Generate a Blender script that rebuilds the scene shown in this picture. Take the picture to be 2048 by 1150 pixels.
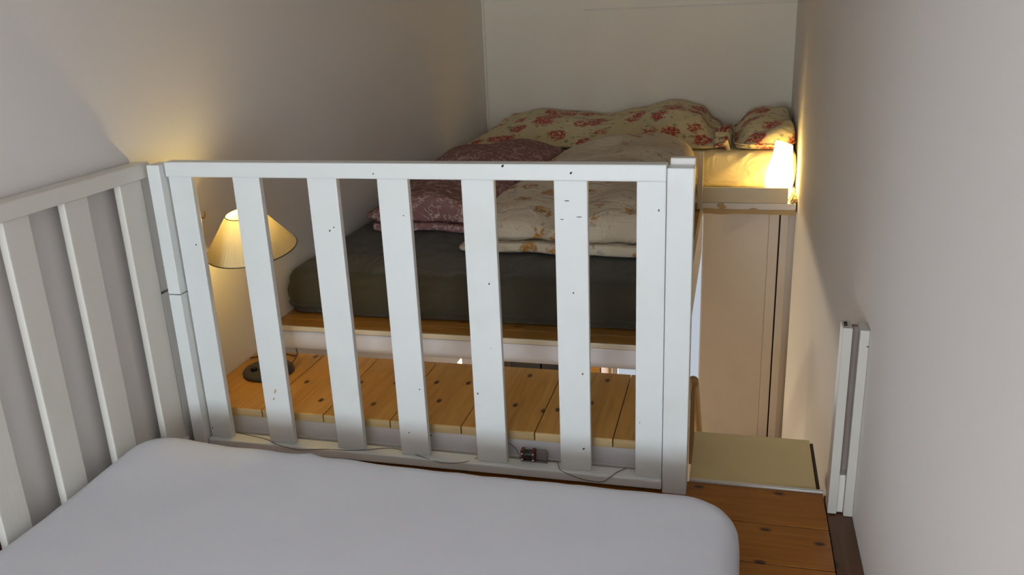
import bpy, bmesh, math, random
from mathutils import Vector, Matrix, noise
random.seed(7)
S = bpy.context.scene
for o in list(bpy.data.objects):
    bpy.data.objects.remove(o)
COL = S.collection

# ------------------------------------------------------------------ camera
cd = bpy.data.cameras.new('camera')
cd.sensor_width = 36.0
cd.lens = 36.0 * 1720.0 / 2048.0
cd.clip_start = 0.02
cam = bpy.data.objects.new('camera', cd)
COL.objects.link(cam)
Rm = Matrix(((0.96874761, -0.04028682, 0.24475504),
             (0.24471794, 0.3163794, -0.91652453),
             (-0.04051159, 0.9477769, 0.31635069)))
mw = Rm.to_4x4()
mw.translation = Vector((0, 0, 1.25))
cam.matrix_world = mw
S.camera = cam

# ------------------------------------------------------------------ world, daylight, exposure
w = bpy.data.worlds.new('world')
S.world = w
w.use_nodes = True
w.node_tree.nodes['Background'].inputs[0].default_value = (0.80, 0.88, 1.0, 1)
w.node_tree.nodes['Background'].inputs[1].default_value = 0.6
S.view_settings.view_transform = 'Standard'
S.view_settings.look = 'None'
S.view_settings.gamma = 1.0
S.view_settings.use_curve_mapping = False
S.view_settings.exposure = 0.0
S.cycles.use_denoising = True
S.cycles.max_bounces = 7
S.cycles.caustics_reflective = False
S.cycles.caustics_refractive = False
S.cycles.adaptive_threshold = 0.04
S.cycles.diffuse_bounces = 4
S.cycles.transmission_bounces = 5


def area_light(name, loc, rot, sx, sy, power, col):
    l = bpy.data.lights.new(name, 'AREA')
    l.shape = 'RECTANGLE'
    l.size = sx
    l.size_y = sy
    l.energy = power
    l.color = col
    o = bpy.data.objects.new(name, l)
    COL.objects.link(o)
    o.location = loc
    o.rotation_euler = rot
    return o


# daylight entering through the three windows the loft has
area_light('window_daylight', (-0.62, -3.33, 1.01), (math.radians(90), 0, 0), 1.30, 1.34, 122, (0.775, 0.90, 1.0))
area_light('window_daylight', (-0.46, 5.66, -0.80), (math.radians(-90), 0, 0), 0.64, 1.40, 7, (0.95, 0.97, 1.0))
area_light('window_daylight', (-1.72, 4.01, -1.03), (0, math.radians(-90), 0), 0.36, 1.42, 25, (1.0, 0.82, 0.56))

# ------------------------------------------------------------------ materials
MATS = {}


def sc(r, g, b):
    def f(c):
        c /= 255.0
        return c / 12.92 if c <= 0.04045 else ((c + 0.055) / 1.055) ** 2.4
    return (f(r), f(g), f(b), 1)


class NT:
    def __init__(self, name):
        self.m = bpy.data.materials.new(name)
        self.m.use_nodes = True
        self.t = self.m.node_tree
        self.b = self.t.nodes['Principled BSDF']
        self.out = self.t.nodes['Material Output']
        MATS[name] = self.m

    def n(self, typ, **kw):
        x = self.t.nodes.new(typ)
        for k, v in kw.items():
            if k.startswith('i_'):
                x.inputs[k[2:].replace('_', ' ')].default_value = v
            else:
                setattr(x, k, v)
        return x

    def l(self, a, b):
        self.t.links.new(a, b)

    def coords(self, scale=(1, 1, 1), loc=(0, 0, 0), rand=False):
        tc = self.n('ShaderNodeTexCoord')
        mp = self.n('ShaderNodeMapping')
        mp.inputs['Scale'].default_value = scale
        mp.inputs['Location'].default_value = loc
        if rand:
            oi = self.n('ShaderNodeObjectInfo')
            mu = self.n('ShaderNodeVectorMath', operation='SCALE')
            mu.inputs[0].default_value = (13.7, 7.3, 5.1)
            self.l(oi.outputs['Random'], mu.inputs['Scale'])
            ad = self.n('ShaderNodeVectorMath', operation='ADD')
            self.l(tc.outputs['Object'], ad.inputs[0])
            self.l(mu.outputs[0], ad.inputs[1])
            self.l(ad.outputs[0], mp.inputs['Vector'])
        else:
            self.l(tc.outputs['Object'], mp.inputs['Vector'])
        return mp.outputs['Vector']

    def noise(self, vec, scale, detail=4, rough=0.55, dist=0.0):
        x = self.n('ShaderNodeTexNoise')
        x.inputs['Scale'].default_value = scale
        x.inputs['Detail'].default_value = detail
        x.inputs['Roughness'].default_value = rough
        x.inputs['Distortion'].default_value = dist
        if vec is not None:
            self.l(vec, x.inputs['Vector'])
        return x

    def ramp(self, fac, stops):
        x = self.n('ShaderNodeValToRGB')
        e = x.color_ramp.elements
        while len(e) < len(stops):
            e.new(0.5)
        for i, (p, c) in enumerate(stops):
            e[i].position = p
            e[i].color = c if len(c) == 4 else (*c, 1)
        self.l(fac, x.inputs['Fac'])
        return x.outputs['Color']

    def mix(self, fac, a, b, mode='MIX'):
        x = self.n('ShaderNodeMix', data_type='RGBA', blend_type=mode)
        for s, v in ((0, fac), (6, a), (7, b)):
            if isinstance(v, (int, float)):
                x.inputs[s].default_value = v
            elif isinstance(v, tuple):
                x.inputs[s].default_value = v
            else:
                self.l(v, x.inputs[s])
        return x.outputs[2]

    def math(self, op, a, b=None, clamp=False):
        x = self.n('ShaderNodeMath', operation=op, use_clamp=clamp)
        for s, v in ((0, a), (1, b)):
            if v is None:
                continue
            if isinstance(v, (int, float)):
                x.inputs[s].default_value = v
            else:
                self.l(v, x.inputs[s])
        return x.outputs[0]

    def bump(self, h, strength=0.2, dist=0.002):
        x = self.n('ShaderNodeBump')
        x.inputs['Strength'].default_value = strength
        x.inputs['Distance'].default_value = dist
        self.l(h, x.inputs['Height'])
        self.l(x.outputs[0], self.b.inputs['Normal'])

    def rumple(self, v, fine, amount, scale):
        a = self.noise(v, fine, 0).outputs[0]
        b = self.noise(v, scale, 3, 0.55, 0.8).outputs[0]
        h = self.math('ADD', self.math('MULTIPLY', a, 0.02), b)
        self.bump(h, amount, 0.035)

    def col(self, c):
        if isinstance(c, tuple):
            self.b.inputs['Base Color'].default_value = c
        else:
            self.l(c, self.b.inputs['Base Color'])

    def fin(self, rough=0.5, spec=0.5, metal=0.0):
        self.b.inputs['Roughness'].default_value = rough
        self.b.inputs['Specular IOR Level'].default_value = spec
        self.b.inputs['Metallic'].default_value = metal
        return self.m


BLK = (0, 0, 0, 1)
WHT = (1, 1, 1, 1)


def plaster(name, c1, c2):
    t = NT(name)
    v = t.coords()
    t.col(t.mix(t.noise(v, 1.3, 1).outputs[0], c1, c2))
    t.bump(t.noise(v, 60, 2).outputs[0], 0.12, 0.003)
    return t.fin(0.85, 0.2)


plaster('wall_plaster', sc(240, 235, 231), sc(233, 228, 224))
plaster('far_panel', sc(238, 229, 212), sc(230, 221, 204))


def paint(name, c, chips=0.0, rough=0.35):
    t = NT(name)
    v = t.coords(rand=True)
    base = t.mix(t.noise(v, 5, 2).outputs[0], c, tuple(x * 0.93 for x in c[:3]) + (1,))
    if chips:
        vo = t.n('ShaderNodeTexVoronoi', feature='F1')
        vo.inputs['Scale'].default_value = 24
        t.l(t.coords((1, 1, 0.7), rand=True), vo.inputs['Vector'])
        d = t.math('LESS_THAN', vo.outputs['Distance'], 0.055)
        sepc = t.n('ShaderNodeSeparateColor')
        t.l(vo.outputs['Color'], sepc.inputs[0])
        k = t.math('MULTIPLY', d, t.math('LESS_THAN', sepc.outputs[0], chips))
        base = t.mix(k, base, sc(92, 78, 66))
        smu = t.ramp(t.noise(v, 3.0, 3, 0.65).outputs[0], [(0.56, BLK), (0.78, WHT)])
        base = t.mix(t.math('MULTIPLY', smu, 0.22), base, sc(170, 160, 150))
    t.col(base)
    t.bump(t.noise(t.coords((40, 40, 3), rand=True), 4, 1).outputs[0], 0.10, 0.002)
    return t.fin(rough, 0.5)


paint('white_paint', sc(229, 231, 228), 0.22)
paint('left_white', sc(231, 226, 216), 0.15)
paint('trim_white', sc(224, 219, 212), 0.10)
paint('fascia_white', sc(226, 222, 224), 0.05, 0.28)
paint('cream_gloss', sc(230, 208, 152), 0.05, 0.16)
paint('panel_white', sc(214, 203, 190), 0.03, 0.45)
paint('shaded_white', sc(200, 194, 184), 0.15)  # white darkened to put shade into the gate channel's colour
paint('shelf_cream', sc(214, 202, 176), 0.06, 0.3)
paint('bare_edge', sc(186, 158, 112), 0.0, 0.7)


def wood(name, c_dark, c_mid, c_light, knot, axis, rough=0.4, knot_amt=0.5):
    t = NT(name)
    s = (1, 14, 14) if axis == 'X' else (14, 1, 14)
    v = t.coords(s, rand=True)
    g = t.noise(v, 3.2, 5, 0.6, 1.2).outputs[0]
    c = t.ramp(g, [(0.28, c_dark), (0.5, c_mid), (0.75, c_light)])
    oi = t.n('ShaderNodeObjectInfo')
    hs = t.n('ShaderNodeHueSaturation')
    t.l(t.math('ADD', t.math('MULTIPLY', oi.outputs['Random'], 0.24), 0.88), hs.inputs['Value'])
    t.l(c, hs.inputs['Color'])
    ks = (5.2, 9, 9) if axis == 'X' else (9, 5.2, 9)
    kv = t.coords(ks, rand=True)
    vo = t.n('ShaderNodeTexVoronoi', feature='F1', voronoi_dimensions='2D')
    vo.inputs['Scale'].default_value = 1.05
    t.l(kv, vo.inputs['Vector'])
    sepc = t.n('ShaderNodeSeparateColor')
    t.l(vo.outputs['Color'], sepc.inputs[0])
    k = t.ramp(vo.outputs['Distance'], [(0.045, WHT), (0.095, BLK)])
    k = t.math('MULTIPLY', k, t.math('LESS_THAN', sepc.outputs[0], knot_amt))
    t.col(t.mix(k, hs.outputs[0], knot))
    t.bump(g, 0.12, 0.002)
    return t.fin(rough, 0.5)


wood('pine_y', sc(164, 118, 50), sc(184, 136, 64), sc(194, 148, 76), sc(82, 48, 20), 'Y', 0.38, 0.75)
wood('pine_x', sc(136, 94, 42), sc(154, 112, 54), sc(168, 128, 66), sc(82, 48, 20), 'X', 0.35, 0.5)
wood('varnished_x', sc(130, 74, 14), sc(152, 91, 20), sc(164, 104, 30), sc(64, 32, 12), 'X', 0.32, 0.5)
wood('dark_board', sc(80, 52, 30), sc(94, 62, 38), sc(106, 74, 48), sc(52, 32, 18), 'Y', 0.5, 0.4)
wood('end_grain', sc(186, 156, 108), sc(200, 172, 124), sc(208, 184, 140), sc(110, 80, 40), 'X', 0.7, 0.3)


def cloth(name, c1, c2, amount=0.3, scale=6.0, rough=0.9):
    t = NT(name)
    v = t.coords()
    t.col(t.mix(t.noise(v, 6, 4).outputs[0], c1, c2))
    t.rumple(v, 300, amount, scale)
    t.b.inputs['Sheen Weight'].default_value = 0.15
    return t.fin(rough, 0.15)


cloth('white_sheet', sc(220, 220, 226), sc(212, 212, 219), 0.10, 3.0)
cloth('green_sheet', sc(72, 67, 54), sc(57, 53, 42), 0.9, 4.0)
cloth('cream_sheet', sc(222, 208, 168), sc(212, 198, 158), 0.6, 6.0)
cloth('maroon_cloth', sc(110, 40, 60), sc(90, 30, 48))


def flower_cloth(name, base1, base2, c_a, c_b, leaf, scale, size, amt, leafscale=26, leaf_amt=0.10):
    t = NT(name)
    v = t.coords()
    base = t.mix(t.noise(v, 7, 4).outputs[0], base1, base2)
    wob = t.noise(v, 26, 4, 0.7)
    ad = t.n('ShaderNodeVectorMath', operation='MULTIPLY_ADD')
    t.l(wob.outputs['Color'], ad.inputs[0])
    ad.inputs[1].default_value = (0.085, 0.085, 0.085)
    t.l(v, ad.inputs[2])
    vo = t.n('ShaderNodeTexVoronoi', feature='F1')
    vo.inputs['Scale'].default_value = scale
    t.l(ad.outputs[0], vo.inputs['Vector'])
    sp = t.n('ShaderNodeSeparateColor')
    t.l(vo.outputs['Color'], sp.inputs[0])
    m = t.ramp(vo.outputs['Distance'], [(size * 0.75, WHT), (size, BLK)])
    m = t.math('MULTIPLY', m, t.math('LESS_THAN', sp.outputs[0], amt))
    pet = t.ramp(t.noise(v, 85, 3, 0.7).outputs[0], [(0.40, BLK), (0.60, WHT)])
    fc = t.mix(pet, c_a, c_b)
    m2 = t.math('MULTIPLY', m, t.ramp(t.noise(v, 60, 2).outputs[0], [(0.36, BLK), (0.50, WHT)]))
    lv = t.n('ShaderNodeTexVoronoi', feature='F1')
    lv.inputs['Scale'].default_value = leafscale
    t.l(ad.outputs[0], lv.inputs['Vector'])
    ls = t.n('ShaderNodeSeparateColor')
    t.l(lv.outputs['Color'], ls.inputs[0])
    lm = t.math('MULTIPLY', t.math('LESS_THAN', lv.outputs['Distance'], 0.34), t.math('LESS_THAN', ls.outputs[1], leaf_amt))
    base = t.mix(t.math('MULTIPLY', lm, 0.65), base, leaf)
    t.col(t.mix(m2, base, fc))
    t.rumple(v, 260, 0.75, 7.5)
    t.b.inputs['Sheen Weight'].default_value = 0.1
    return t.fin(0.9, 0.15)


flower_cloth('red_floral', sc(224, 210, 168), sc(204, 190, 148), sc(160, 46, 46), sc(190, 96, 82), sc(112, 108, 84), 8.5, 0.55, 0.74, 26, 0.5)
flower_cloth('ochre_floral', sc(208, 193, 170), sc(194, 179, 154), sc(160, 108, 52), sc(178, 134, 78), sc(146, 140, 132), 9.5, 0.37, 0.52, 30, 0.26)


def pink_cloth():
    t = NT('pink_print')
    v = t.coords()
    base = t.mix(t.noise(v, 6, 4).outputs[0], sc(152, 112, 108), sc(136, 98, 94))
    wob = t.noise(v, 14, 3, 0.6)
    ad = t.n('ShaderNodeVectorMath', operation='MULTIPLY_ADD')
    t.l(wob.outputs['Color'], ad.inputs[0])
    ad.inputs[1].default_value = (0.16, 0.16, 0.16)
    t.l(v, ad.inputs[2])
    vo = t.n('ShaderNodeTexVoronoi', feature='DISTANCE_TO_EDGE')
    vo.inputs['Scale'].default_value = 21
    t.l(ad.outputs[0], vo.inputs['Vector'])
    ln = t.ramp(vo.outputs['Distance'], [(0.03, WHT), (0.065, BLK)])
    mk = t.ramp(t.noise(v, 22, 2).outputs[0], [(0.40, BLK), (0.52, WHT)])
    t.col(t.mix(t.math('MULTIPLY', t.math('MULTIPLY', ln, mk), 0.75), base, sc(216, 190, 182)))
    t.rumple(v, 260, 0.75, 7.5)
    return t.fin(0.9, 0.15)


pink_cloth()


def plain(name, c, rough=0.5, metal=0.0, spec=0.5):
    t = NT(name)
    v = t.coords()
    t.col(t.mix(t.noise(v, 20, 3).outputs[0], c, tuple(x * 0.85 for x in c[:3]) + (1,)))
    return t.fin(rough, spec, metal)


plain('black_metal', sc(52, 50, 50), 0.45)
plain('brass', sc(200, 160, 80), 0.25, 1.0)
plain('steel', sc(205, 205, 205), 0.22, 1.0)
plain('red_brown', sc(96, 48, 42), 0.5)
plain('black_plastic', sc(34, 34, 34), 0.35)
plain('grey_plastic', sc(128, 118, 118), 0.4)
plain('groove_taupe', sc(150, 132, 122), 0.7)
plain('wire_brown', sc(112, 76, 58), 0.5)
plain('slot_shade', sc(70, 58, 44), 0.8)
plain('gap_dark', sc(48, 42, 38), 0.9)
plain('cable_dark', sc(60, 50, 44), 0.5)
plain('interior_dark', sc(9, 9, 10), 0.5)
plain('concrete_floor', sc(150, 120, 90), 0.6)


def shade_mat(name, c, trans, emit=0.0, ecol=(1, 0.78, 0.42, 1)):
    t = NT(name)
    t.t.nodes.remove(t.b)
    v = t.coords()
    cc = t.mix(t.noise(v, 30, 3).outputs[0], c, tuple(x * 0.92 for x in c[:3]) + (1,))
    d = t.n('ShaderNodeBsdfDiffuse')
    tr = t.n('ShaderNodeBsdfTranslucent')
    t.l(cc, d.inputs[0])
    t.l(cc, tr.inputs[0])
    mx = t.n('ShaderNodeMixShader')
    mx.inputs[0].default_value = trans
    t.l(d.outputs[0], mx.inputs[1])
    t.l(tr.outputs[0], mx.inputs[2])
    res = mx.outputs[0]
    if emit:
        em = t.n('ShaderNodeEmission')
        em.inputs[0].default_value = ecol
        em.inputs[1].default_value = emit
        a = t.n('ShaderNodeAddShader')
        t.l(res, a.inputs[0])
        t.l(em.outputs[0], a.inputs[1])
        res = a.outputs[0]
    t.l(res, t.out.inputs[0])
    return t.m


shade_mat('pleated_shade', sc(222, 202, 156), 0.105)
shade_mat('frosted_glass', sc(250, 238, 205), 0.6, 4.2, (1.0, 0.75, 0.29, 1))


def emit_mat(name, c, s):
    t = NT(name)
    t.t.nodes.remove(t.b)
    em = t.n('ShaderNodeEmission')
    em.inputs[0].default_value = c
    em.inputs[1].default_value = s
    t.l(em.outputs[0], t.out.inputs[0])


emit_mat('bulb_glow', (1, 0.74, 0.24, 1), 126)
emit_mat('vase_bulb_glow', (1, 0.72, 0.30, 1), 200)


def glass_pane():
    t = NT('window_glass')
    t.b.inputs['Base Color'].default_value = (1, 1, 1, 1)
    t.b.inputs['Transmission Weight'].default_value = 1.0
    t.b.inputs['IOR'].default_value = 1.0
    t.b.inputs['Roughness'].default_value = 0.0


glass_pane()

# ------------------------------------------------------------------ object helpers


def tag(o, label=None, cat=None, group=None, kind=None):
    for k, v in (('label', label), ('category', cat), ('group', group), ('kind', kind)):
        if v:
            o[k] = v
    return o


def thing(name, label, cat, loc, group=None, kind=None):
    o = bpy.data.objects.new(name, None)
    o.empty_display_size = 0.05
    COL.objects.link(o)
    o.location = loc
    return tag(o, label, cat, group, kind)


WORLD = {}


def wloc(o):
    return Vector(o.location) + (wloc(o.parent) if o.parent else Vector((0, 0, 0)))


def link(name, bm, mat, parent=None, smooth=False, origin=None):
    """bm is in world coordinates; the object's origin goes to the middle of its base."""
    if origin is None:
        xs = [v.co for v in bm.verts]
        mn = Vector((min(c.x for c in xs), min(c.y for c in xs), min(c.z for c in xs)))
        mxx = Vector((max(c.x for c in xs), max(c.y for c in xs), max(c.z for c in xs)))
        origin = Vector(((mn.x + mxx.x) / 2, (mn.y + mxx.y) / 2, mn.z))
    origin = Vector(origin)
    bmesh.ops.translate(bm, verts=bm.verts, vec=-origin)
    bmesh.ops.recalc_face_normals(bm, faces=bm.faces)
    me = bpy.data.meshes.new(name)
    bm.to_mesh(me)
    bm.free()
    if smooth:
        for p in me.polygons:
            p.use_smooth = True
    me.materials.append(MATS[mat] if isinstance(mat, str) else mat)
    o = bpy.data.objects.new(name, me)
    COL.objects.link(o)
    if parent:
        o.parent = parent
        o.location = origin - wloc(parent)
    else:
        o.location = origin
    return o


def add_box(bm, x0, x1, y0, y1, z0, z1, bevel=0.0, seg=2):
    r = bmesh.ops.create_cube(bm, size=1.0)
    vs = r['verts']
    for v in vs:
        v.co = Vector((x0 + (v.co.x + 0.5) * (x1 - x0), y0 + (v.co.y + 0.5) * (y1 - y0), z0 + (v.co.z + 0.5) * (z1 - z0)))
    if bevel:
        es = list({e for v in vs for e in v.link_edges})
        bmesh.ops.bevel(bm, geom=es, offset=bevel, segments=seg, affect='EDGES', profile=0.6)
    return bm


def box(name, x0, x1, y0, y1, z0, z1, mat, parent=None, bevel=0.002, **kw):
    bm = bmesh.new()
    add_box(bm, x0, x1, y0, y1, z0, z1, bevel)
    return link(name, bm, mat, parent, **kw)


def multi(name, boxes, mat, parent=None, bevel=0.0):
    bm = bmesh.new()
    for b in boxes:
        add_box(bm, *b, bevel)
    return link(name, bm, mat, parent)


def tube(bm, pts, r, n=10, caps=True):
    pts = [Vector(p) for p in pts]
    rings = []
    up = Vector((0, 0, 1))
    for i, p in enumerate(pts):
        d = (pts[min(i + 1, len(pts) - 1)] - pts[max(i - 1, 0)]).normalized()
        a = d.cross(up)
        if a.length < 1e-4:
            a = d.cross(Vector((1, 0, 0)))
        a.normalize()
        b = d.cross(a)
        rr = r[i] if isinstance(r, (list, tuple)) else r
        rings.append([bm.verts.new(p + (a * math.cos(t) + b * math.sin(t)) * rr) for t in (2 * math.pi * k / n for k in range(n))])
    for q, s in zip(rings, rings[1:]):
        for k in range(n):
            bm.faces.new((q[k], q[(k + 1) % n], s[(k + 1) % n], s[k]))
    if caps:
        bm.faces.new(rings[0])
        bm.faces.new(rings[-1][::-1])
    return bm


def smooth_path(pts, n=8):
    out = []
    P = [Vector(p) for p in pts]
    for i in range(len(P) - 1):
        p0, p1, p2, p3 = P[max(i - 1, 0)], P[i], P[i + 1], P[min(i + 2, len(P) - 1)]
        for k in range(n):
            t = k / n
            out.append(0.5 * ((2 * p1) + (p2 - p0) * t + (2 * p0 - 5 * p1 + 4 * p2 - p3) * t * t + (3 * p1 - p0 - 3 * p2 + p3) * t ** 3))
    out.append(P[-1])
    return out


def lathe(bm, prof, c=(0, 0, 0), n=40, M=None, closed_top=False, closed_bot=False, rmod=None):
    rings = []
    for (r, z) in prof:
        ring = []
        for k in range(n):
            th = 2 * math.pi * k / n
            rr = r * (1 + (rmod(th, z) if rmod else 0))
            v = Vector((rr * math.cos(th), rr * math.sin(th), z))
            if M:
                v = M @ v
            ring.append(bm.verts.new(v + Vector(c)))
        rings.append(ring)
    for q, s in zip(rings, rings[1:]):
        for k in range(n):
            bm.faces.new((q[k], q[(k + 1) % n], s[(k + 1) % n], s[k]))
    if closed_bot:
        bm.faces.new(rings[0][::-1])
    if closed_top:
        bm.faces.new(rings[-1])
    return bm


def rrect(a, b, R, nc, ne):
    """points on a rounded rectangle of half sizes a, b"""
    R = max(min(R, a - 1e-5, b - 1e-5), 1e-5)
    pts = []
    cs = [(a - R, b - R, 0), (-(a - R), b - R, 90), (-(a - R), -(b - R), 180), (a - R, -(b - R), 270)]
    for i, (cx, cy, a0) in enumerate(cs):
        arc = [(cx + R * math.cos(math.radians(a0 + 90 * k / nc)), cy + R * math.sin(math.radians(a0 + 90 * k / nc))) for k in range(nc + 1)]
        pts += arc
        nx = cs[(i + 1) % 4]
        s = arc[-1]
        a1 = math.radians(nx[2])
        e = (nx[0] + R * math.cos(a1), nx[1] + R * math.sin(a1))
        for k in range(1, ne):
            pts.append((s[0] + (e[0] - s[0]) * k / ne, s[1] + (e[1] - s[1]) * k / ne))
    return pts


def soft_body(x0, x1, y0, y1, z0, z1, R, re_top, re_bot, nc=8, ne=34, inner=16, bulge=0.0, warp=None, disp=None):
    """a cushion-like closed body made of rings; disp(p)->offset vector, warp(p)->p"""
    bm = bmesh.new()
    a, b = (x1 - x0) / 2, (y1 - y0) / 2
    cx, cy = (x0 + x1) / 2, (y0 + y1) / 2
    m = min(a, b)
    prof = []
    for k in range(inner, 0, -1):
        prof.append((re_bot + (m * 0.9985 - re_bot) * (k / inner) ** 1.0, z0))
    for k in range(0, 7):
        t = math.pi / 2 * k / 6
        prof.append((re_bot * (1 - math.sin(t)), z0 + re_bot * (1 - math.cos(t))))
    zs0, zs1 = z0 + re_bot, z1 - re_top
    for k in range(1, 6):
        t = k / 6
        prof.append((-bulge * math.sin(math.pi * t), zs0 + (zs1 - zs0) * t))
    for k in range(0, 7):
        t = math.pi / 2 * k / 6
        prof.append((re_top * (1 - math.cos(t)), zs1 + re_top * math.sin(t)))
    for k in range(1, inner + 1):
        prof.append((re_top + (m * 0.9985 - re_top) * k / inner, z1))
    rings = []
    for d, z in prof:
        ring = []
        for (px, py) in rrect(max(a - d, 0.0006), max(b - d, 0.0006), max(R - d, 0.0003), nc, ne):
            p = Vector((cx + px, cy + py, z))
            if warp:
                p = warp(p)
            if disp:
                p = p + disp(p)
            ring.append(bm.verts.new(p))
        rings.append(ring)
    n = len(rings[0])
    for q, s in zip(rings, rings[1:]):
        for k in range(n):
            bm.faces.new((q[k], q[(k + 1) % n], s[(k + 1) % n], s[k]))
    bmesh.ops.remove_doubles(bm, verts=rings[0], dist=0.0055)
    bmesh.ops.remove_doubles(bm, verts=rings[-1], dist=0.0055)
    return bm


def smoothstep(a, b, x):
    t = max(0, min(1, (x - a) / (b - a)))
    return t * t * (3 - 2 * t)


def N(p, s, seed=0.0):
    return noise.noise(Vector((p[0] * s + seed, p[1] * s - seed * 0.7, p[2] * s + seed * 1.3)))


# ------------------------------------------------------------------ the setting
XL, XR, YF, YB = -1.605, 0.32, 5.556, -3.3
ZC, ZLOW = 1.80, -2.35

# left wall, with the low window of the room below
tag(multi('wall_left', [
    (XL - 0.12, XL, YB - 0.12, YF + 0.12, -0.85, ZC),
    (XL - 0.12, XL, YB - 0.12, 3.30, ZLOW, -0.85),
    (XL - 0.12, XL, 4.72, YF + 0.12, ZLOW, -0.85),
    (XL - 0.12, XL, 3.30, 4.72, ZLOW, -1.21)], 'wall_plaster'),
    'plain white plaster wall on the left behind the lamp', 'wall', kind='structure')
tag(box('wall_right', XR, XR + 0.12, YB - 0.12, YF + 0.12, ZLOW, ZC, 'wall_plaster', bevel=0),
    'plain grey-white plaster wall on the right beside the stairwell', 'wall', kind='structure')
wf = tag(multi('wall_far', [
    (XL, XR, YF, YF + 0.12, -0.10, ZC),
    (XL, -0.78, YF, YF + 0.12, ZLOW, -0.10),
    (-0.14, XR, YF, YF + 0.12, ZLOW, -0.10),
    (-0.78, -0.14, YF, YF + 0.12, ZLOW, -1.50)], 'far_panel'),
    'pale panelled wall behind the floral bedding', 'wall', kind='structure')
box('panel_joint', -0.95, XR, YF - 0.004, YF, 1.172, 1.180, 'panel_white', wf, 0.001)
box('corner_bead', XL, XL + 0.014, YF - 0.010, YF, 0.0, ZC, 'far_panel', wf, 0.003)
# wall behind the camera with the window that lights the loft
tag(multi('wall_back', [
    (XL, -1.30, YB - 0.12, YB, ZLOW, ZC),
    (0.06, XR, YB - 0.12, YB, ZLOW, ZC),
    (-1.30, 0.06, YB - 0.12, YB, ZLOW, 0.32),
    (-1.30, 0.06, YB - 0.12, YB, 1.70, ZC)], 'wall_plaster'),
    'white wall with the bright window opposite the bed', 'wall', kind='structure')
tag(box('ceiling', XL - 0.12, XR + 0.12, YB - 0.12, YF + 0.12, ZC, ZC + 0.1, 'wall_plaster', bevel=0),
    'white ceiling above the loft', 'ceiling', kind='structure')


def window(name, label, axis, c0, c1, z0, z1, at, depth):
    o = thing(name, label, 'window', ((c0 + c1) / 2, at, z0) if axis == 'X' else (at, (c0 + c1) / 2, z0), kind='structure')
    fw = 0.035
    d0, d1 = at - depth, at + depth

    def b(nm, a0, a1, q0, q1, mat, t0=d0, t1=d1):
        if axis == 'X':
            return box(nm, a0, a1, t0, t1, q0, q1, mat, o, 0.002)
        return box(nm, t0, t1, a0, a1, q0, q1, mat, o, 0.002)
    b('frame_side', c0, c0 + fw, z0, z1, 'trim_white')
    b('frame_side', c1 - fw, c1, z0, z1, 'trim_white')
    b('frame_head', c0 + fw, c1 - fw, z1 - fw, z1, 'trim_white')
    b('frame_sill', c0 + fw, c1 - fw, z0, z0 + fw, 'trim_white')


window('window_1', 'white framed window in the wall opposite the bed', 'X', -1.30, 0.06, 0.32, 1.70, YB - 0.03, 0.025)
window('window_2', 'bright window below the loft glimpsed under the bed platform', 'X', -0.78, -0.14, -1.50, -0.10, YF + 0.06, 0.02)
window('window_3', 'low window of the room below on the lamp side', 'Y', 3.30, 4.72, -1.21, -0.85, XL - 0.06, 0.02)

# room below
tag(box('floor', XL - 0.12, XR + 0.12, YB - 0.12, YF + 0.12, ZLOW - 0.1, ZLOW, 'concrete_floor', bevel=0),
    'floor of the room below, seen down the stairwell', 'floor', kind='structure')

# near loft floor: varnished boards running across, on a slab
fl = tag(box('floor', XL, XR, YB, 2.080, -0.16, -0.026, 'gap_dark', bevel=0),
         'orange varnished board floor under the white mattress', 'floor', kind='structure')
ys = [2.082, 1.915, 1.752, 1.590, 1.428, 1.266, 1.104, 0.942, 0.78, 0.618, 0.456, 0.294, 0.132, -0.03, -0.192]
for a, b in zip(ys, ys[1:]):
    box('plank', XL + 0.002, 0.258, b + 0.0022, a - 0.0022, -0.026, 0.0, 'varnished_x', fl, 0.002)
box('plank', 0.2605, XR - 0.001, -0.2, 2.08, -0.026, -0.004, 'dark_board', fl, 0.0015)
box('plank', XL + 0.002, 0.258, YB, -0.196, -0.026, 0.0, 'varnished_x', fl, 0.0015)

# raised pine walkway behind the railing: boards run in depth
pw = tag(box('floor', XL, -0.105, 2.10, 2.495, -0.16, 0.083, 'panel_white', bevel=0),
         'pale pine board walkway between the railing and the bed platform', 'floor', kind='structure')
seams = [XL + 0.001, -1.352, -1.150, -0.938, -0.722, -0.508, -0.290, -0.100]
for a, b in zip(seams, seams[1:]):
    pl = box('plank', a + 0.0012, b - 0.0012, 2.078, 2.505, 0.083, 0.110, 'pine_y', pw, 0.0018)
    box('sawn_end', a + 0.002, b - 0.002, 2.0765, 2.0785, 0.0845, 0.1085, 'end_grain', pl, 0)
box('fascia', XL, -0.105, 2.084, 2.099, -0.02, 0.0825, 'fascia_white', pw, 0.002)
box('fascia_ledge', XL, -0.105, 2.076, 2.084, -0.02, 0.032, 'trim_white', pw, 0.002)

# stairwell end wall below the shelf
sw = tag(box('wall_stairwell', -0.150, XR, 4.575, 4.64, ZLOW, 0.150, 'panel_white', bevel=0),
         'tall white panel closing the stairwell below the shelf', 'wall', kind='structure')
box('panel', -0.146, 0.188, 4.560, 4.575, ZLOW + 0.02, 0.145, 'panel_white', sw, 0.003)
box('stile', 0.189, 0.238, 4.558, 4.575, ZLOW + 0.02, 0.145, 'panel_white', sw, 0.003)
box('casing', 0.246, 0.284, 4.553, 4.575, ZLOW + 0.02, 0.145, 'panel_white', sw, 0.003)
box('gap_shade_strip', 0.238, 0.246, 4.572, 4.576, ZLOW + 0.02, 0.145, 'gap_dark', sw, 0)  # dark strip painting the shade in the gap beside the casing

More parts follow.
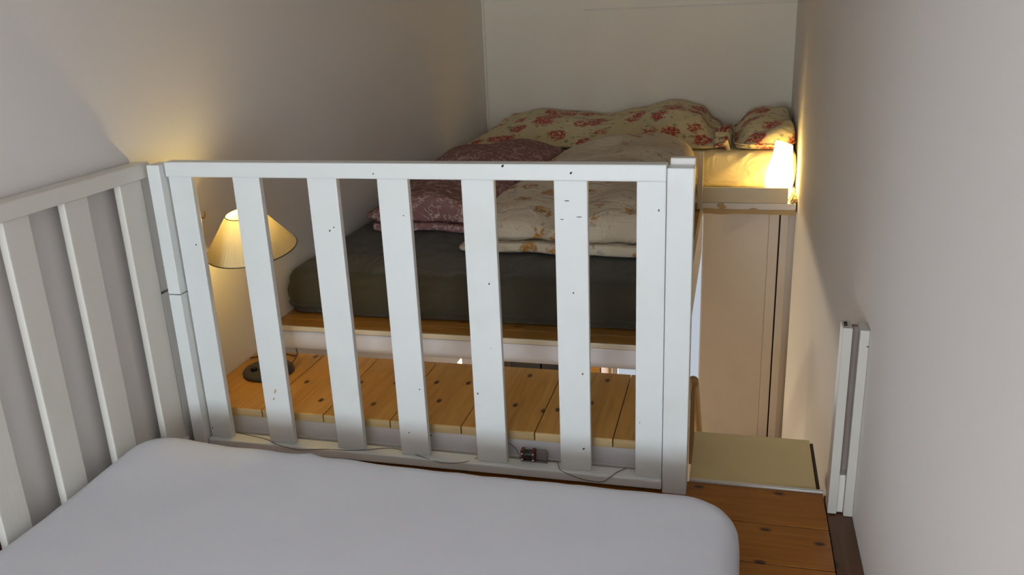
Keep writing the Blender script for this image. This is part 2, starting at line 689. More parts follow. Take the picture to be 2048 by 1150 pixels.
# ------------------------------------------------------------------ bed platform
bp = thing('bed_platform', 'pine bed platform with white front board under the green mattress', 'platform', (-0.87, 2.6, 0.08))
py = [2.602, 2.672, 2.81, 2.95, 3.25, 3.55, 3.85, 4.15, 4.45, 4.665]
for a, b in zip(py, py[1:]):
    box('plank', XL + 0.003, -0.166, a + 0.001, b - 0.001, 0.150, 0.172, 'pine_x', bp, 0.002)
box('edge_strip', XL + 0.003, -0.166, 2.594, 2.602, 0.155, 0.1725, 'shelf_cream', bp, 0.0015)
box('front_board', XL + 0.003, -0.166, 2.604, 2.628, 0.083, 0.150, 'fascia_white', bp, 0.002)
box('side_board', -0.1655, -0.150, 2.604, 4.488, -0.06, 0.1735, 'trim_white', bp, 0.002)
for y in (3.2, 3.8, 4.4):
    box('joist', XL + 0.003, -0.167, y, y + 0.05, 0.05, 0.150, 'pine_x', bp, 0.002)

rp = thing('rear_platform', 'board base carrying the cream sheeted mattress along the far wall', 'platform', (-0.6, 5.1, 0.15))
box('base_panel', XL + 0.003, XR - 0.003, 4.69, YF - 0.013, 0.20, 0.245, 'panel_white', rp, 0.002)
box('bearer', XL + 0.003, XR - 0.003, 4.69, 4.74, 0.10, 0.20, 'panel_white', rp, 0.002)
box('bearer', XL + 0.003, XR - 0.003, YF - 0.06, YF - 0.013, 0.10, 0.20, 'panel_white', rp, 0.002)

# ------------------------------------------------------------------ railings
WP = 'white_paint'
fr = thing('slatted_railing', 'long white wooden railing facing the camera in front of the bed', 'railing', (-0.82, 2.03, 0.0), 'white slatted railings')
ftr = box('top_rail', -1.500, -0.152, 2.012, 2.052, 0.832, 0.873, WP, fr, 0.004)
box('bottom_rail', -1.500, -0.152, 2.004, 2.054, 0.0115, 0.0375, WP, fr, 0.004)
fs = [(-1.498, -1.428), (-1.302, -1.222), (-1.083, -0.999), (-0.886, -0.802), (-0.660, -0.575), (-0.424, -0.341), (-0.223, -0.153)]
fsl = [box('slat', a, b, 2.020, 2.040, 0.0375, 0.832, WP, fr, 0.003) for a, b in fs]


def chip(parent, x, z, wd, h, y=2.0200, tilt=0.3):
    bm = bmesh.new()
    k = [(-0.5, -0.1), (-0.2, -0.5), (0.25, -0.42), (0.5, 0.05), (0.2, 0.5), (-0.3, 0.35)]
    q = [(x + a * wd + tilt * b * h, z + b * h) for a, b in k]
    va = [bm.verts.new((a, y - 0.0004, b)) for a, b in q]
    vb = [bm.verts.new((a, y + 0.0006, b)) for a, b in q]
    bm.faces.new(va)
    bm.faces.new(vb[::-1])
    for i in range(len(q)):
        j = (i + 1) % len(q)
        bm.faces.new((va[i], vb[i], vb[j], va[j]))
    return link('paint_chip', bm, 'bare_edge' if h > 0.008 else 'gap_dark', parent)


CHIPS = [(1, -1.262, 0.205, 0.006, 0.016), (1, -1.270, 0.180, 0.005, 0.009), (5, -0.392, 0.782, 0.014, 0.0022), (5, -0.362, 0.742, 0.016, 0.0020), (5, -0.405, 0.735, 0.010, 0.0018),
         (5, -0.380, 0.545, 0.004, 0.0045), (5, -0.360, 0.105, 0.006, 0.006), (4, -0.600, 0.560, 0.004, 0.006), (2, -1.020, 0.700, 0.005, 0.003), (3, -0.815, 0.245, 0.004, 0.004), (0, -1.445, 0.640, 0.004, 0.005)]
for i, x, z, wd, h in CHIPS:
    chip(fsl[i], x, z, wd, h)
for x, z, wd, h in ((-0.548, 0.868, 0.007, 0.007), (-0.379, 0.852, 0.006, 0.006), (-0.890, 0.846, 0.004, 0.004)):
    chip(ftr, x, z, wd, h, 2.0122)
box('end_post', -0.151, -0.0885, 2.008, 2.050, 0.0, 0.866, WP, fr, 0.003)
box('backing_post', -0.147, -0.0885, 2.051, 2.075, 0.0, 0.882, 'trim_white', fr, 0.003)
box('corner_post', -1.541, -1.502, 1.992, 2.046, 0.500, 0.868, WP, fr, 0.003)
box('corner_post', -1.541, -1.502, 1.992, 2.046, 0.0, 0.4975, WP, fr, 0.003)

WL = 'left_white'
lr = thing('slatted_railing', 'white wooden railing along the left wall beside the white mattress', 'railing', (-1.575, 1.0, 0.0), 'white slatted railings')
box('top_rail', -1.600, -1.550, -0.20, 2.020, 0.832, 0.873, WL, lr, 0.004)
box('bottom_rail', -1.584, -1.552, -0.20, 1.990, 0.014, 0.050, WL, lr, 0.004)
lsl = [(1.900, 1.988), (1.697, 1.778), (1.508, 1.586), (1.322, 1.398), (1.118, 1.196), (0.924, 1.002), (0.730, 0.808), (0.536, 0.614), (0.342, 0.420), (0.148, 0.226), (-0.046, 0.032)]
for a, b in lsl:
    box('slat', -1.581, -1.560, a, b, 0.050, 0.832, WL, lr, 0.003)
box('end_post', -1.603, -1.562, 1.990, 2.050, 0.505, 0.830, 'trim_white', lr, 0.002)
box('end_post', -1.603, -1.561, 1.990, 2.050, 0.0, 0.498, 'trim_white', lr, 0.002)
box('light_stop_strip', -1.5575, -1.5415, 2.030, 2.048, 0.0, 0.830, 'trim_white', lr, 0.001)  # added to stop lamp light leaking through the corner gap

# channel for the gate on the right wall
gc = thing('gate_channel', 'short white grooved post fixed to the right wall at the stair head', 'post', (0.29, 2.0, 0))
box('batten', 0.2605, 0.282, 1.990, 2.045, 0.0, 0.497, 'shaded_white', gc, 0.002)
box('batten', 0.298, 0.3195, 1.988, 2.045, -0.003, 0.494, 'shaded_white', gc, 0.002)
box('groove_back', 0.282, 0.298, 2.026, 2.045, 0.0, 0.488, 'groove_taupe', gc, 0)
box('groove_filler', 0.2825, 0.2975, 2.000, 2.026, 0.0, 0.105, 'trim_white', gc, 0.002)
box('end_stop', 0.264, 0.271, 2.005, 2.02, 0.497, 0.503, 'gap_dark', gc, 0.001)

# stair head step
st = thing('stair_step', 'cream gloss painted top step at the head of the stairwell', 'step', (0.08, 2.23, -0.03))
box('tread', -0.084, 0.244, 2.096, 2.372, -0.030, -0.001, 'cream_gloss', st, 0.003)
box('nosing', -0.084, 0.258, 2.0835, 2.0955, -0.030, 0.003, 'trim_white', st, 0.002)
box('slot_shade_strip', 0.246, 0.254, 2.098, 2.365, -0.030, -0.008, 'slot_shade', st, 0.001)  # dark strip standing in for the shadow gap along the tread
box('riser', -0.084, 0.244, 2.35, 2.366, -0.22, -0.030, 'cream_gloss', st, 0.002)

stair = thing('staircase', 'steep wooden stair going down the narrow well under the top step', 'staircase', (0.1, 3.0, ZLOW))
for k in range(9):
    y = 2.385 + 0.205 * k
    z = -0.24 - 0.215 * k
    box('tread', -0.09, 0.27, y, y + 0.21, z - 0.03, z, 'pine_x', stair, 0.003)
for x in (-0.115, 0.271):
    bm = bmesh.new()
    q = [(2.385, -0.44), (2.385, -0.25), (4.30, -2.20), (4.30, ZLOW), (4.22, ZLOW)]
    va = [bm.verts.new((x, a, b)) for a, b in q]
    vb = [bm.verts.new((x + 0.024, a, b)) for a, b in q]
    bm.faces.new(va)
    bm.faces.new(vb[::-1])
    for i in range(len(q)):
        j = (i + 1) % len(q)
        bm.faces.new((va[i], vb[i], vb[j], va[j]))
    link('stringer', bm, 'pine_x', stair)
bm = bmesh.new()
tube(bm, [(-0.128, 3.30, -0.262), (-0.128, 3.34, -0.294), (-0.128, 4.53, -1.25)], 0.022, 12)
hr = tag(link('handrail', bm, 'bare_edge', smooth=True), 'pale wooden handrail slanting down beside the stairwell', 'handrail')
box('upright_bracket', -0.138, -0.118, 3.30, 3.33, -0.65, -0.28, 'bare_edge', hr, 0.002)

# shelf over the stairwell
sh = thing('bed_shelf', 'cream shelf with chipped paint above the stairwell holding the white lamp', 'shelf', (0.08, 4.58, 0.15))
box('front_board', -0.152, 0.272, 4.500, 4.518, 0.211, 0.290, 'shelf_cream', sh, 0.002)
box('shelf_board', -0.152, 0.312, 4.496, 4.668, 0.176, 0.210, 'trim_white', sh, 0.003)
# chipped bare lower edge
bm = bmesh.new()
n = 26
top, bot = [], []
for i in range(n + 1):
    t = i / n
    x = -0.152 + 0.462 * t
    zt = 0.1755 + 0.012 * max(0, noise.noise(Vector((x * 11, 3.3, 0)))) + (0.010 if 0.52 < t < 0.58 else 0)
    zb = 0.153 - 0.006 * noise.noise(Vector((x * 9, 8.1, 0)))
    top.append((x, zt))
    bot.append((x, zb))
for yy in (4.4945, 4.60):
    pass
vf = [[bm.verts.new((x, 4.4940, z)) for x, z in r] for r in (bot, top)]
vb = [[bm.verts.new((x, 4.6, z)) for x, z in r] for r in (bot, [(x, 0.1755) for x, z in top])]
for i in range(n):
    bm.faces.new((vf[0][i], vf[0][i + 1], vf[1][i + 1], vf[1][i]))
    bm.faces.new((vb[0][i], vb[1][i], vb[1][i + 1], vb[0][i + 1]))
    bm.faces.new((vf[0][i], vb[0][i], vb[0][i + 1], vf[0][i + 1]))
    bm.faces.new((vf[1][i], vf[1][i + 1], vb[1][i + 1], vb[1][i]))
for e in (0, n):
    bm.faces.new((vf[0][e], vf[1][e], vb[1][e], vb[0][e]))
link('bare_edge', bm, 'bare_edge', sh)
bm = bmesh.new()
cp = [(-0.076, 0.207), (-0.047, 0.209), (-0.040, 0.197), (-0.030, 0.188), (-0.046, 0.178), (-0.062, 0.170), (-0.070, 0.186), (-0.080, 0.193)]
va = [bm.verts.new((x, 4.4948, z)) for x, z in cp]
vb = [bm.verts.new((x, 4.497, z)) for x, z in cp]
bm.faces.new(va)
for i in range(len(cp)):
    j = (i + 1) % len(cp)
    bm.faces.new((va[i], vb[i], vb[j], va[j]))
link('paint_chip', bm, 'bare_edge', sh)
box('end_upright', -0.182, -0.154, 4.49, 4.53, 0.1745, 0.475, 'shelf_cream', sh, 0.003)
box('right_cleat', 0.290, 0.3185, 4.52, 4.66, 0.211, 0.232, 'bare_edge', sh, 0.002)

# dark cabinet in the room below added for its unlit interior (a sliver shows under the platform)
cb = thing('dark_block', 'black cabinet in the room below put in for its dark interior under the bed platform', 'block', (-1.2, 5.3, ZLOW))
box('body', -1.42, -1.00, 5.2, 5.54, ZLOW, -0.95, 'interior_dark', cb, 0.004)
box('door', -1.41, -1.21, 5.182, 5.2, ZLOW + 0.06, -0.97, 'interior_dark', cb, 0.003)
box('door', -1.20, -1.01, 5.182, 5.2, ZLOW + 0.06, -0.97, 'interior_dark', cb, 0.003)
wc = thing('low_cupboard', 'pine cupboard side in the room below glimpsed under the bed platform', 'cupboard', (-0.9, 5.4, ZLOW))
box('body', -0.99, -0.80, 5.2, 5.54, ZLOW, -0.95, 'pine_y', wc, 0.004)
box('door', -0.98, -0.81, 5.182, 5.2, ZLOW + 0.06, -0.97, 'pine_y', wc, 0.003)

# ------------------------------------------------------------------ mattresses


def wm_disp(p):
    d = Vector((0, 0, 0))
    top = max(0, min(1, (p.z - 0.10) / 0.06))
    e = min(p.x + 1.545, 0.04 - p.x, 1.83 - p.y)
    rim = math.exp(-max(e, 0) / 0.10)
    d.z += top * (0.004 * N(p, 2.2) + 0.0030 * rim * N(p, 14, 3.0))
    if 0.01 < p.z < 0.16:
        d.y += 0.004 * N((p.x * 3, p.y, p.z), 6, 5)
        d.x += 0.004 * N((p.x, p.y * 3, p.z), 6, 9)
    d.z += top * 0.014 * math.exp(-((p.x + 1.48) / 0.16) ** 2 - ((p.y - 1.75) / 0.16) ** 2)
    g = math.exp(-((p.x + 1.03) / 0.02) ** 2 - ((p.y - 1.77) / 0.03) ** 2)
    d.z += 0.006 * g
    return d


def wm_warp(p):
    p = p.copy()
    p.y += (-0.019 * smoothstep(-1.25, -0.6, p.x) - 0.012 * max(0, p.x + 0.3)) * max(0, min(1, (p.y - 0.6)))
    return p


wm = thing('white_mattress', 'wide mattress under a plain white fitted sheet in the foreground', 'mattress', (-0.75, 0.8, 0))
link('fitted_sheet', soft_body(-1.543, 0.040, -0.24, 1.803, 0.002, 0.162, 0.115, 0.050, 0.03, nc=10, ne=44, inner=22, bulge=0.004, warp=wm_warp, disp=wm_disp), 'white_sheet', wm, True)
bm = bmesh.new()
crn = [(x, y) for x, y in rrect(0.785, 1.030, 0.115, 10, 30)]
crv = [wm_warp(Vector((-0.7515 + x, 0.797 + y, 0.045))) for x, y in crn]
tube(bm, crv + [crv[0]], 0.004, 6)
link('seam_piping', bm, 'white_sheet', wm, True)


def gm_disp(p):
    d = Vector((0, 0, 0))
    top = max(0, min(1, (p.z - 0.27) / 0.07))
    fold = math.sin((p.x * 7 + p.y * 16) + 3 * N(p, 2.0, 2)) * max(0, N(p, 1.7, 4.4) + 0.12)
    d.z += top * (0.010 * fold + 0.006 * N(p, 5, 8))
    if p.z < 0.335:
        lin = math.sin(p.z * 150 + 2 * N((p.x * 0.6, p.y, p.z), 2.5, 6))
        d.y -= 0.0035 * lin * max(0, N((p.x, p.y, p.z), 2.3, 1.5) + 0.35) * (1 if p.y < 2.9 else 0)
        d.y += 0.010 * N(p, 3, 7) * (1 if p.y < 2.9 else 0)
    return d


gm = thing('green_mattress', 'double mattress under a crumpled dark olive sheet on the bed platform', 'mattress', (-0.88, 3.7, 0.172))
link('fitted_sheet', soft_body(XL + 0.008, -0.196, 2.708, 4.672, 0.174, 0.341, 0.06, 0.050, 0.035, nc=8, ne=60, inner=26, bulge=0.010, disp=gm_disp), 'green_sheet', gm, True)
bm = bmesh.new()
pts = [Vector((-0.8995 + x, 3.69 + y, 0.212)) for x, y in rrect(0.702, 0.984, 0.06, 8, 40)]
tube(bm, pts + [pts[0]], 0.0045, 6)
link('seam_piping', bm, 'green_sheet', gm, True)


def cm_disp(p):
    d = Vector((0, 0, 0.004 * N(p, 4, 2) * (1 if p.z > 0.3 else 0)))
    if p.y < 4.76 and p.z < 0.44:
        u = p.x * 34 - (p.z - 0.25) * 46
        d.y -= 0.013 * max(0, math.sin(u + 1.0 + 2.2 * N(p, 3, 5))) ** 3 * (0.4 + max(0, N(p, 4, 9)))
    return d


cm = thing('cream_mattress', 'mattress under a rumpled cream sheet along the far wall', 'mattress', (-0.64, 5.1, 0.245))
link('fitted_sheet', soft_body(XL + 0.006, XR - 0.006, 4.700, YF - 0.018, 0.247, 0.438, 0.05, 0.035, 0.03, nc=6, ne=190, inner=14, bulge=0.006, disp=cm_disp), 'cream_sheet', cm, True)
bm = bmesh.new()
pts = [Vector((-0.6425 + x, 5.119 + y, 0.285)) for x, y in rrect(0.956, 0.418, 0.05, 6, 30)]
tube(bm, pts + [pts[0]], 0.004, 6)
link('seam_piping', bm, 'cream_sheet', cm, True)

# ------------------------------------------------------------------ duvets


def pink_top(p):
    p = p.copy()
    p.x += 0.13 * smoothstep(3.3, 4.4, p.y) * smoothstep(-1.35, -0.95, p.x)
    p.y += 0.05 * math.sin((p.x + 1.5) * 6)
    k = smoothstep(0.385, 0.45, p.z)
    p.z += k * (0.020 + 0.055 * smoothstep(3.4, 4.15, p.y) - 0.045 * smoothstep(4.40, 4.62, p.y))
    p.z += k * (0.016 * N(p, 5, 1) + 0.010 * math.sin(p.x * 13 + p.y * 9 + 3 * N(p, 2)))
    p.z += k * 0.030 * math.exp(-((p.x + 1.17) / 0.20) ** 2 - ((p.y - 4.15) / 0.34) ** 2)
    e = min(p.x + 1.5, 4.62 - p.y, (-0.968 + 0.13 * smoothstep(3.3, 4.4, p.y)) - p.x)
    p.z -= k * 0.05 * math.exp(-max(e, 0) / 0.09)
    if p.y < 3.45:
        p.y += 0.03 * N(p, 8, 4)
    return p


def low_pink(p):
    p = p.copy()
    p.y += 0.05 * math.sin((p.x + 1.5) * 6) + 0.018 * N(p, 9, 3)
    p.z += 0.004 * N(p, 12, 2)
    return p


dp = thing('pink_duvet', 'folded dusty pink duvet with pale scribble print near the left wall', 'duvet', (-1.2, 3.9, 0.345))
link('lower_fold', soft_body(-1.475, -1.03, 3.235, 4.55, 0.350, 0.380, 0.06, 0.009, 0.012, ne=36, inner=12, warp=low_pink), 'pink_print', dp, True)
link('upper_fold', soft_body(-1.525, -0.982, 3.245, 4.60, 0.382, 0.462, 0.10, 0.040, 0.036, ne=44, inner=18, warp=pink_top), 'pink_print', dp, True)


def cream_top(p):
    p = p.copy()
    p.x += 0.17 * smoothstep(3.2, 4.45, p.y) * smoothstep(-0.45, -0.95, p.x)
    k = smoothstep(0.39, 0.47, p.z)
    p.z += k * (0.030 + 0.058 * smoothstep(3.2, 4.1, p.y) - 0.03 * smoothstep(4.35, 4.60, p.y))
    p.z += k * (0.018 * N(p, 4.5, 11) + 0.012 * math.sin(p.x * 11 - p.y * 10 + 3 * N(p, 2.2, 4)))
    p.z += k * 0.022 * math.exp(-((p.x + 0.50) / 0.20) ** 2 - ((p.y - 4.2) / 0.34) ** 2)
    e = min(p.y - 2.99, -0.2 - p.x, 4.6 - p.y, p.x + 0.97 - 0.17 * smoothstep(3.2, 4.45, p.y))
    p.z -= k * 0.055 * math.exp(-max(e, 0) / 0.10)
    # crease pinched into the front edge
    g = math.exp(-((p.x + 0.70 - 0.5 * (p.z - 0.42)) / 0.035) ** 2) * smoothstep(3.35, 3.0, p.y)
    p.y += 0.030 * g
    p.z -= 0.022 * g * k
    g = math.exp(-((p.x + 0.40) / 0.03) ** 2) * smoothstep(3.25, 3.0, p.y)
    p.y += 0.022 * g
    if p.y < 3.2:
        p.y += 0.022 * N(p, 7, 6)
    return p


def low_cream(p):
    p = p.copy()
    p.y += 0.016 * N(p, 8, 13) - 0.03 * (p.x + 0.6)
    p.z += 0.005 * N(p, 11, 9)
    g = 1 - smoothstep(-1.03, -0.93, p.x)
    p.z = 0.352 + (p.z - 0.352) * (1 - 0.75 * g)
    return p


dc = thing('cream_duvet', 'folded cream duvet with ochre flowers lying in front of the pink one', 'duvet', (-0.6, 3.7, 0.345))
link('lower_fold', soft_body(-1.015, -0.205, 2.985, 4.45, 0.352, 0.392, 0.05, 0.012, 0.014, ne=44, inner=14, warp=low_cream), 'ochre_floral', dc, True)
link('upper_fold', soft_body(-0.965, -0.200, 2.992, 4.60, 0.394, 0.488, 0.11, 0.046, 0.040, ne=50, inner=20, warp=cream_top), 'ochre_floral', dc, True)

# red floral duvet: ridge heights along the far wall read off its outline
RID = [(-1.60, 0.455), (-1.47, 0.49), (-1.39, 0.545), (-1.20, 0.575), (-0.83, 0.55), (-0.62, 0.578), (-0.35, 0.625), (-0.21, 0.59), (-0.13, 0.515), (-0.06, 0.49)]


def ridge(x):
    if x <= RID[0][0]:
        return RID[0][1]
    for (a, b), (c, d) in zip(RID, RID[1:]):
        if x <= c:
            t = (x - a) / (c - a)
            t = t * t * (3 - 2 * t)
            return b + (d - b) * t
    return RID[-1][1]


def floral_warp(p):
    p = p.copy()
    k = smoothstep(0.455, 0.50, p.z)
    sec = smoothstep(4.72, 5.12, p.y)
    h = 0.475 + (ridge(p.x) - 0.475) * sec
    h += 0.013 * N(p, 5, 2) + 0.008 * math.sin(p.x * 8 + p.y * 17 + 4 * N(p, 1.8, 7))
    p.z = p.z + k * (h - 0.505)
    if p.y < 5.0:
        p.y += 0.035 * N((p.x, 0, 0), 5, 3) + 0.014 * N(p, 11, 5)
    return p


df = thing('floral_duvet', 'rumpled cream duvet with red flowers heaped along the far wall', 'duvet', (-0.8, 5.15, 0.44))
link('cover', soft_body(-1.50, -0.085, 4.74, 5.515, 0.443, 0.505, 0.10, 0.030, 0.028, ne=60, inner=22, warp=floral_warp), 'red_floral', df, True)
# ruffled hem at its right end
bm = bmesh.new()
n = 60
rows = []
for j in range(5):
    row = []
    for i in range(n + 1):
        t = i / n
        y = 4.75 + 0.62 * t
        rad = 0.020 * j
        z = 0.452 + 0.07 * math.sin(math.pi * min(1, t * 1.1)) * (1 - j * 0.15) + 0.010 * j * math.sin(t * 52 + j * 0.3)
        x = -0.112 + rad + 0.012 * math.sin(t * 46 + 1.2 * j) * j / 4
        row.append(bm.verts.new((x, y, z + 0.006 * N((x, y, z), 14, 2))))
    rows.append(row)
for q, s in zip(rows, rows[1:]):
    for i in range(n):
        bm.faces.new((q[i], q[i + 1], s[i + 1], s[i]))
hem = link('ruffled_hem', bm, 'red_floral', df, True)
sm = hem.modifiers.new('thick', 'SOLIDIFY')
sm.thickness = 0.004


def pil_warp(p):
    p = p.copy()
    k = smoothstep(0.455, 0.53, p.z)
    u = (p.x - 0.02) / 0.29
    p.z += k * (0.045 * smoothstep(-0.1, 0.75, u) + 0.012 * N(p, 7, 6) + 0.012 * math.sin(p.x * 22 - p.y * 14 + 2 * N(p, 3)))
    p.z -= k * 0.05 * smoothstep(0.22, -0.06, u)
    p.z -= k * 0.04 * smoothstep(5.0, 4.74, p.y)
    return p


pp = thing('floral_pillow', 'red flowered pillow squeezed into the corner above the white lamp', 'pillow', (0.15, 5.1, 0.44))
link('pillow_cover', soft_body(-0.005, 0.308, 4.735, 5.50, 0.443, 0.540, 0.10, 0.050, 0.034, ne=30, inner=14, warp=pil_warp), 'red_floral', pp, True)
bm = bmesh.new()
pts = [Vector((0.1515 + x, 5.1175 + y, 0.474 + 0.004 * N((x, y, 0), 9))) for x, y in rrect(0.160, 0.386, 0.10, 8, 20)]
pts = [Vector((min(q.x, XR - 0.010), q.y, q.z)) for q in pts]
tube(bm, pts + [pts[0]], 0.004, 6)
link('piping', bm, 'red_floral', pp, True)

# ------------------------------------------------------------------ table lamp with pleated shade
TL = thing('table_lamp', 'lit table lamp with tilted pleated cream shade and round black foot', 'lamp', (-1.472, 2.335, 0.110))
bx, by, bz = -1.472, 2.335, 0.110
bm = bmesh.new()
lathe(bm, [(0.002, 0.0), (0.078, 0.0), (0.083, 0.004), (0.083, 0.010), (0.078, 0.016), (0.030, 0.020), (0.012, 0.026), (0.002, 0.027)], (bx, by, bz + 0.0005), 44)
link('foot', bm, 'black_metal', TL, True)
bot_c = Vector((-1.417, 2.249, 0.564))
top_c = Vector((-1.418, 2.231, 0.678))
ax = (top_c - bot_c).normalized()
H_sh = (top_c - bot_c).length
Mq = Vector((0, 0, 1)).rotation_difference(ax).to_matrix()
bulb = bot_c + ax * 0.071
stem = smooth_path([(bx, by, bz + 0.02), (bx - 0.004, by - 0.002, 0.25), (bx + 0.004, by - 0.010, 0.42), (bx + 0.03, by - 0.06, 0.52), tuple(bulb - ax * 0.055)], 8)
bm = bmesh.new()
tube(bm, stem, 0.0075, 12)
link('stem', bm, 'black_metal', TL, True)
bm = bmesh.new()
tube(bm, [(bx - 0.035, by - 0.03, bz + 0.018), (bx - 0.035, by - 0.03, bz + 0.030), (bx - 0.035, by - 0.03, bz + 0.034)], [0.010, 0.010, 0.006], 14)
link('switch', bm, 'black_plastic', TL, True)
bm = bmesh.new()
tube(bm, [tuple(bulb - ax * 0.062), tuple(bulb - ax * 0.02)], 0.015, 16)
link('bulb_holder', bm, 'black_plastic', TL, True)
bm = bmesh.new()
lathe(bm, [(0.002, -0.022), (0.011, -0.019), (0.013, -0.011), (0.020, 0.002), (0.022, 0.011), (0.018, 0.021), (0.010, 0.028), (0.001, 0.031)], tuple(bulb), 24, Mq)
link('bulb', bm, 'bulb_glow', TL, True)
bm = bmesh.new()
rows = 10
prof = [(0.1355 + (0.0525 - 0.1355) * k / rows, H_sh * k / rows) for k in range(rows + 1)]
lathe(bm, prof, tuple(bot_c), 360, Mq, rmod=lambda th, z: 0.013 * (1 - abs(((th * 72 / (2 * math.pi)) % 1) * 2 - 1)))
shd = link('shade', bm, 'pleated_shade', TL)
bm = bmesh.new()
for (r, q) in ((0.1365, 0.0), (0.0530, H_sh)):
    c = [bot_c + ax * q + Mq @ Vector((r * math.cos(t), r * math.sin(t), 0)) for t in (2 * math.pi * k / 72 for k in range(73))]
    tube(bm, c, 0.0016, 6)
link('rim_wire', bm, 'cable_dark', shd, True)
bm = bmesh.new()
for k in range(3):
    t = 2 * math.pi * k / 3
    tube(bm, [tuple(bulb - ax * 0.02 + Mq @ Vector((0.015 * math.cos(t), 0.015 * math.sin(t), 0))), tuple(top_c - ax * 0.002 + Mq @ Vector((0.0525 * math.cos(t), 0.0525 * math.sin(t), 0)))], 0.0012, 6)
link('shade_carrier', bm, 'steel', shd, True)
bm = bmesh.new()
tube(bm, smooth_path([(bx + 0.06, by + 0.04, 0.122), (bx + 0.072, by + 0.07, 0.150), (bx + 0.062, by + 0.085, 0.165), (bx + 0.05, by + 0.11, 0.135), (bx + 0.02, by + 0.14, 0.113), (bx - 0.06, by + 0.15, 0.113), (-1.598, 2.43, 0.113)], 8), 0.0022, 8)
link('cord', bm, 'cable_dark', TL, True)
# brass hook on the wall beside it
bm = bmesh.new()
tube(bm, [(XL + 0.0005, 2.275, 0.655), (XL + 0.006, 2.275, 0.655)], [0.006, 0.005], 14)
tube(bm, smooth_path([(XL + 0.005, 2.275, 0.655), (XL + 0.020, 2.275, 0.650), (XL + 0.026, 2.275, 0.660), (XL + 0.026, 2.275, 0.672)], 6), 0.0022, 10)
tag(link('wall_hook', bm, 'brass', smooth=True), 'small brass hook on the left wall beside the lampshade', 'hook')

# ------------------------------------------------------------------ white vase lamp on the shelf
VL = thing('vase_lamp', 'glowing white vase-shaped lamp on the shelf against the right wall', 'lamp', (0.228, 4.600, 0.2105))
vx, vy, vz = 0.228, 4.598, 0.2105
bm = bmesh.new()
vp = [(0.050, 0.004), (0.056, 0.012), (0.064, 0.045), (0.0695, 0.085), (0.070, 0.115), (0.0665, 0.150), (0.059, 0.185), (0.051, 0.220), (0.0465, 0.250), (0.0445, 0.275), (0.0440, 0.292)]
rings = []
for (r, z) in vp:
    ring = []
    for k in range(40):
        th = 2 * math.pi * k / 40
        x, y = r * math.cos(th), r * math.sin(th)
        zz = z - (0.30 * x) * smoothstep(0.20, 0.292, z)
        ring.append(bm.verts.new((vx + x + 0.014 * smoothstep(0.12, 0.29, z), vy + y, vz + zz)))
    rings.append(ring)
for q, s in zip(rings, rings[1:]):
    for k in range(40):
        bm.faces.new((q[k], q[(k + 1) % 40], s[(k + 1) % 40], s[k]))
link('glass_body', bm, 'frosted_glass', VL, True)
bm = bmesh.new()
lathe(bm, [(0.002, 0), (0.056, 0), (0.056, 0.005), (0.050, 0.008), (0.002, 0.008)], (vx, vy, vz), 36)
link('foot', bm, 'trim_white', VL, True)
bm = bmesh.new()
lathe(bm, [(0.002, 0.04), (0.012, 0.045), (0.014, 0.06), (0.022, 0.085), (0.021, 0.105), (0.011, 0.12), (0.001, 0.123)], (vx, vy, vz), 24)
link('bulb', bm, 'vase_bulb_glow', VL, True)
bm = bmesh.new()
tube(bm, [(vx, vy, vz + 0.008), (vx, vy, vz + 0.05)], 0.013, 14)
link('bulb_holder', bm, 'trim_white', VL, True)
bm = bmesh.new()
tube(bm, smooth_path([(0.284, 4.605, 0.214), (0.300, 4.585, 0.240), (0.305, 4.535, 0.250), (0.292, 4.508, 0.232), (0.285, 4.502, 0.216), (0.300, 4.506, 0.2135), (0.314, 4.56, 0.2355)], 8), 0.0026, 8)
link('cord', bm, 'cable_dark', VL, True)
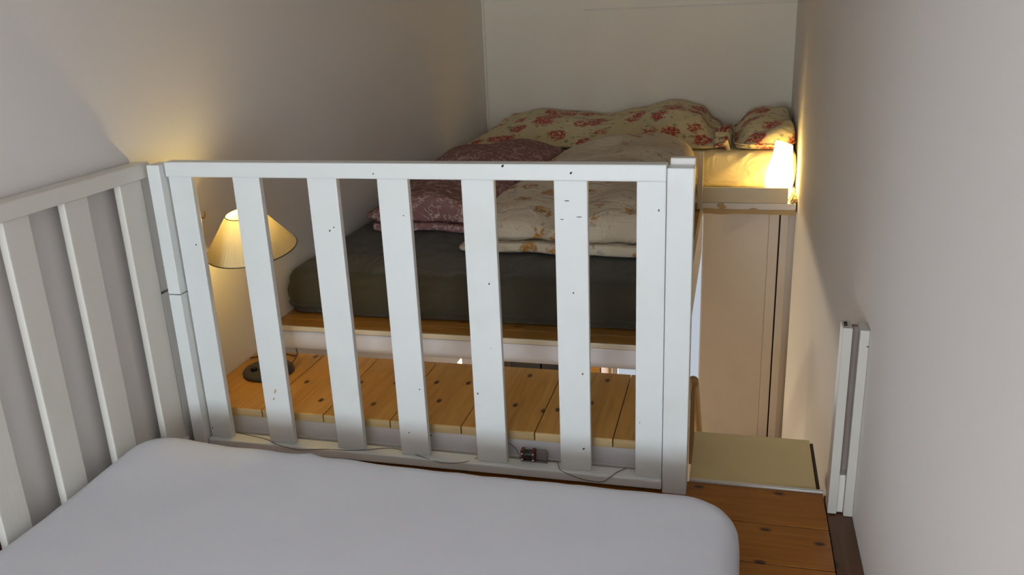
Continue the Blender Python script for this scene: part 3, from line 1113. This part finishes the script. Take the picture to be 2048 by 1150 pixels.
# ------------------------------------------------------------------ small things
tb = thing('buzzer', 'small dark coil buzzer with red-brown end plates on the bottom rail', 'buzzer', (-0.51, 2.048, 0.0375))
box('base_plate', -0.540, -0.465, 2.040, 2.058, 0.0378, 0.0405, 'grey_plastic', tb, 0.0008)
box('cover', -0.500, -0.468, 2.046, 2.058, 0.0405, 0.068, 'grey_plastic', tb, 0.003)
bm = bmesh.new()
tube(bm, [(-0.532, 2.050, 0.0555), (-0.508, 2.050, 0.0555)], 0.0140, 20)
link('coil', bm, 'black_plastic', tb)
for x in (-0.540, -0.509):
    e = box('end_plate', x, x + 0.009, 2.036, 2.058, 0.0405, 0.073, 'red_brown', tb, 0.001)
    for z in (0.046, 0.064):
        bm = bmesh.new()
        tube(bm, [(x + 0.0045, 2.0330, z), (x + 0.0045, 2.0362, z)], [0.0030, 0.0036], 12)
        link('screw', bm, 'steel', e, True)
bm = bmesh.new()
wp = [(-1.43, 2.052, 0.0388), (-1.32, 2.030, 0.0388), (-1.27, 2.005, 0.0388), (-1.20, 2.0025, 0.030), (-1.12, 2.004, 0.0388), (-1.02, 2.014, 0.0388), (-0.92, 2.045, 0.0388), (-0.82, 2.012, 0.0388), (-0.76, 2.0025, 0.032), (-0.70, 2.003, 0.0388),
      (-0.665, 2.035, 0.0388), (-0.60, 2.066, 0.076), (-0.565, 2.070, 0.060), (-0.545, 2.052, 0.0388)]
tube(bm, smooth_path(wp, 6), 0.0009, 6)
tag(link('thin_wire', bm, 'wire_brown', smooth=True), 'thin brown wire running along the bottom rail to the buzzer', 'wire')
bm = bmesh.new()
wp = [(-0.464, 2.050, 0.0388), (-0.44, 2.050, 0.0388), (-0.425, 2.014, 0.0388), (-0.40, 2.0025, 0.034), (-0.36, 2.0025, 0.022), (-0.31, 2.0025, 0.020), (-0.285, 2.002, 0.0388), (-0.27, 2.03, 0.0388), (-0.25, 2.052, 0.0388)]
tube(bm, smooth_path(wp, 6), 0.0009, 6)
tag(link('thin_wire', bm, 'wire_brown', smooth=True), 'short wire looping from the buzzer round the sixth slat', 'wire')

mc = soft_body(-1.604, -1.586, 0.96, 1.345, 0.0, 0.125, 0.006, 0.006, 0.005, nc=3, ne=16, inner=3, disp=lambda p: Vector((0, 0, 0.01 * N(p, 9, 2))))
tag(link('maroon_cloth', mc, 'maroon_cloth', smooth=True), 'maroon cloth tucked between the left wall and the railing', 'cloth')
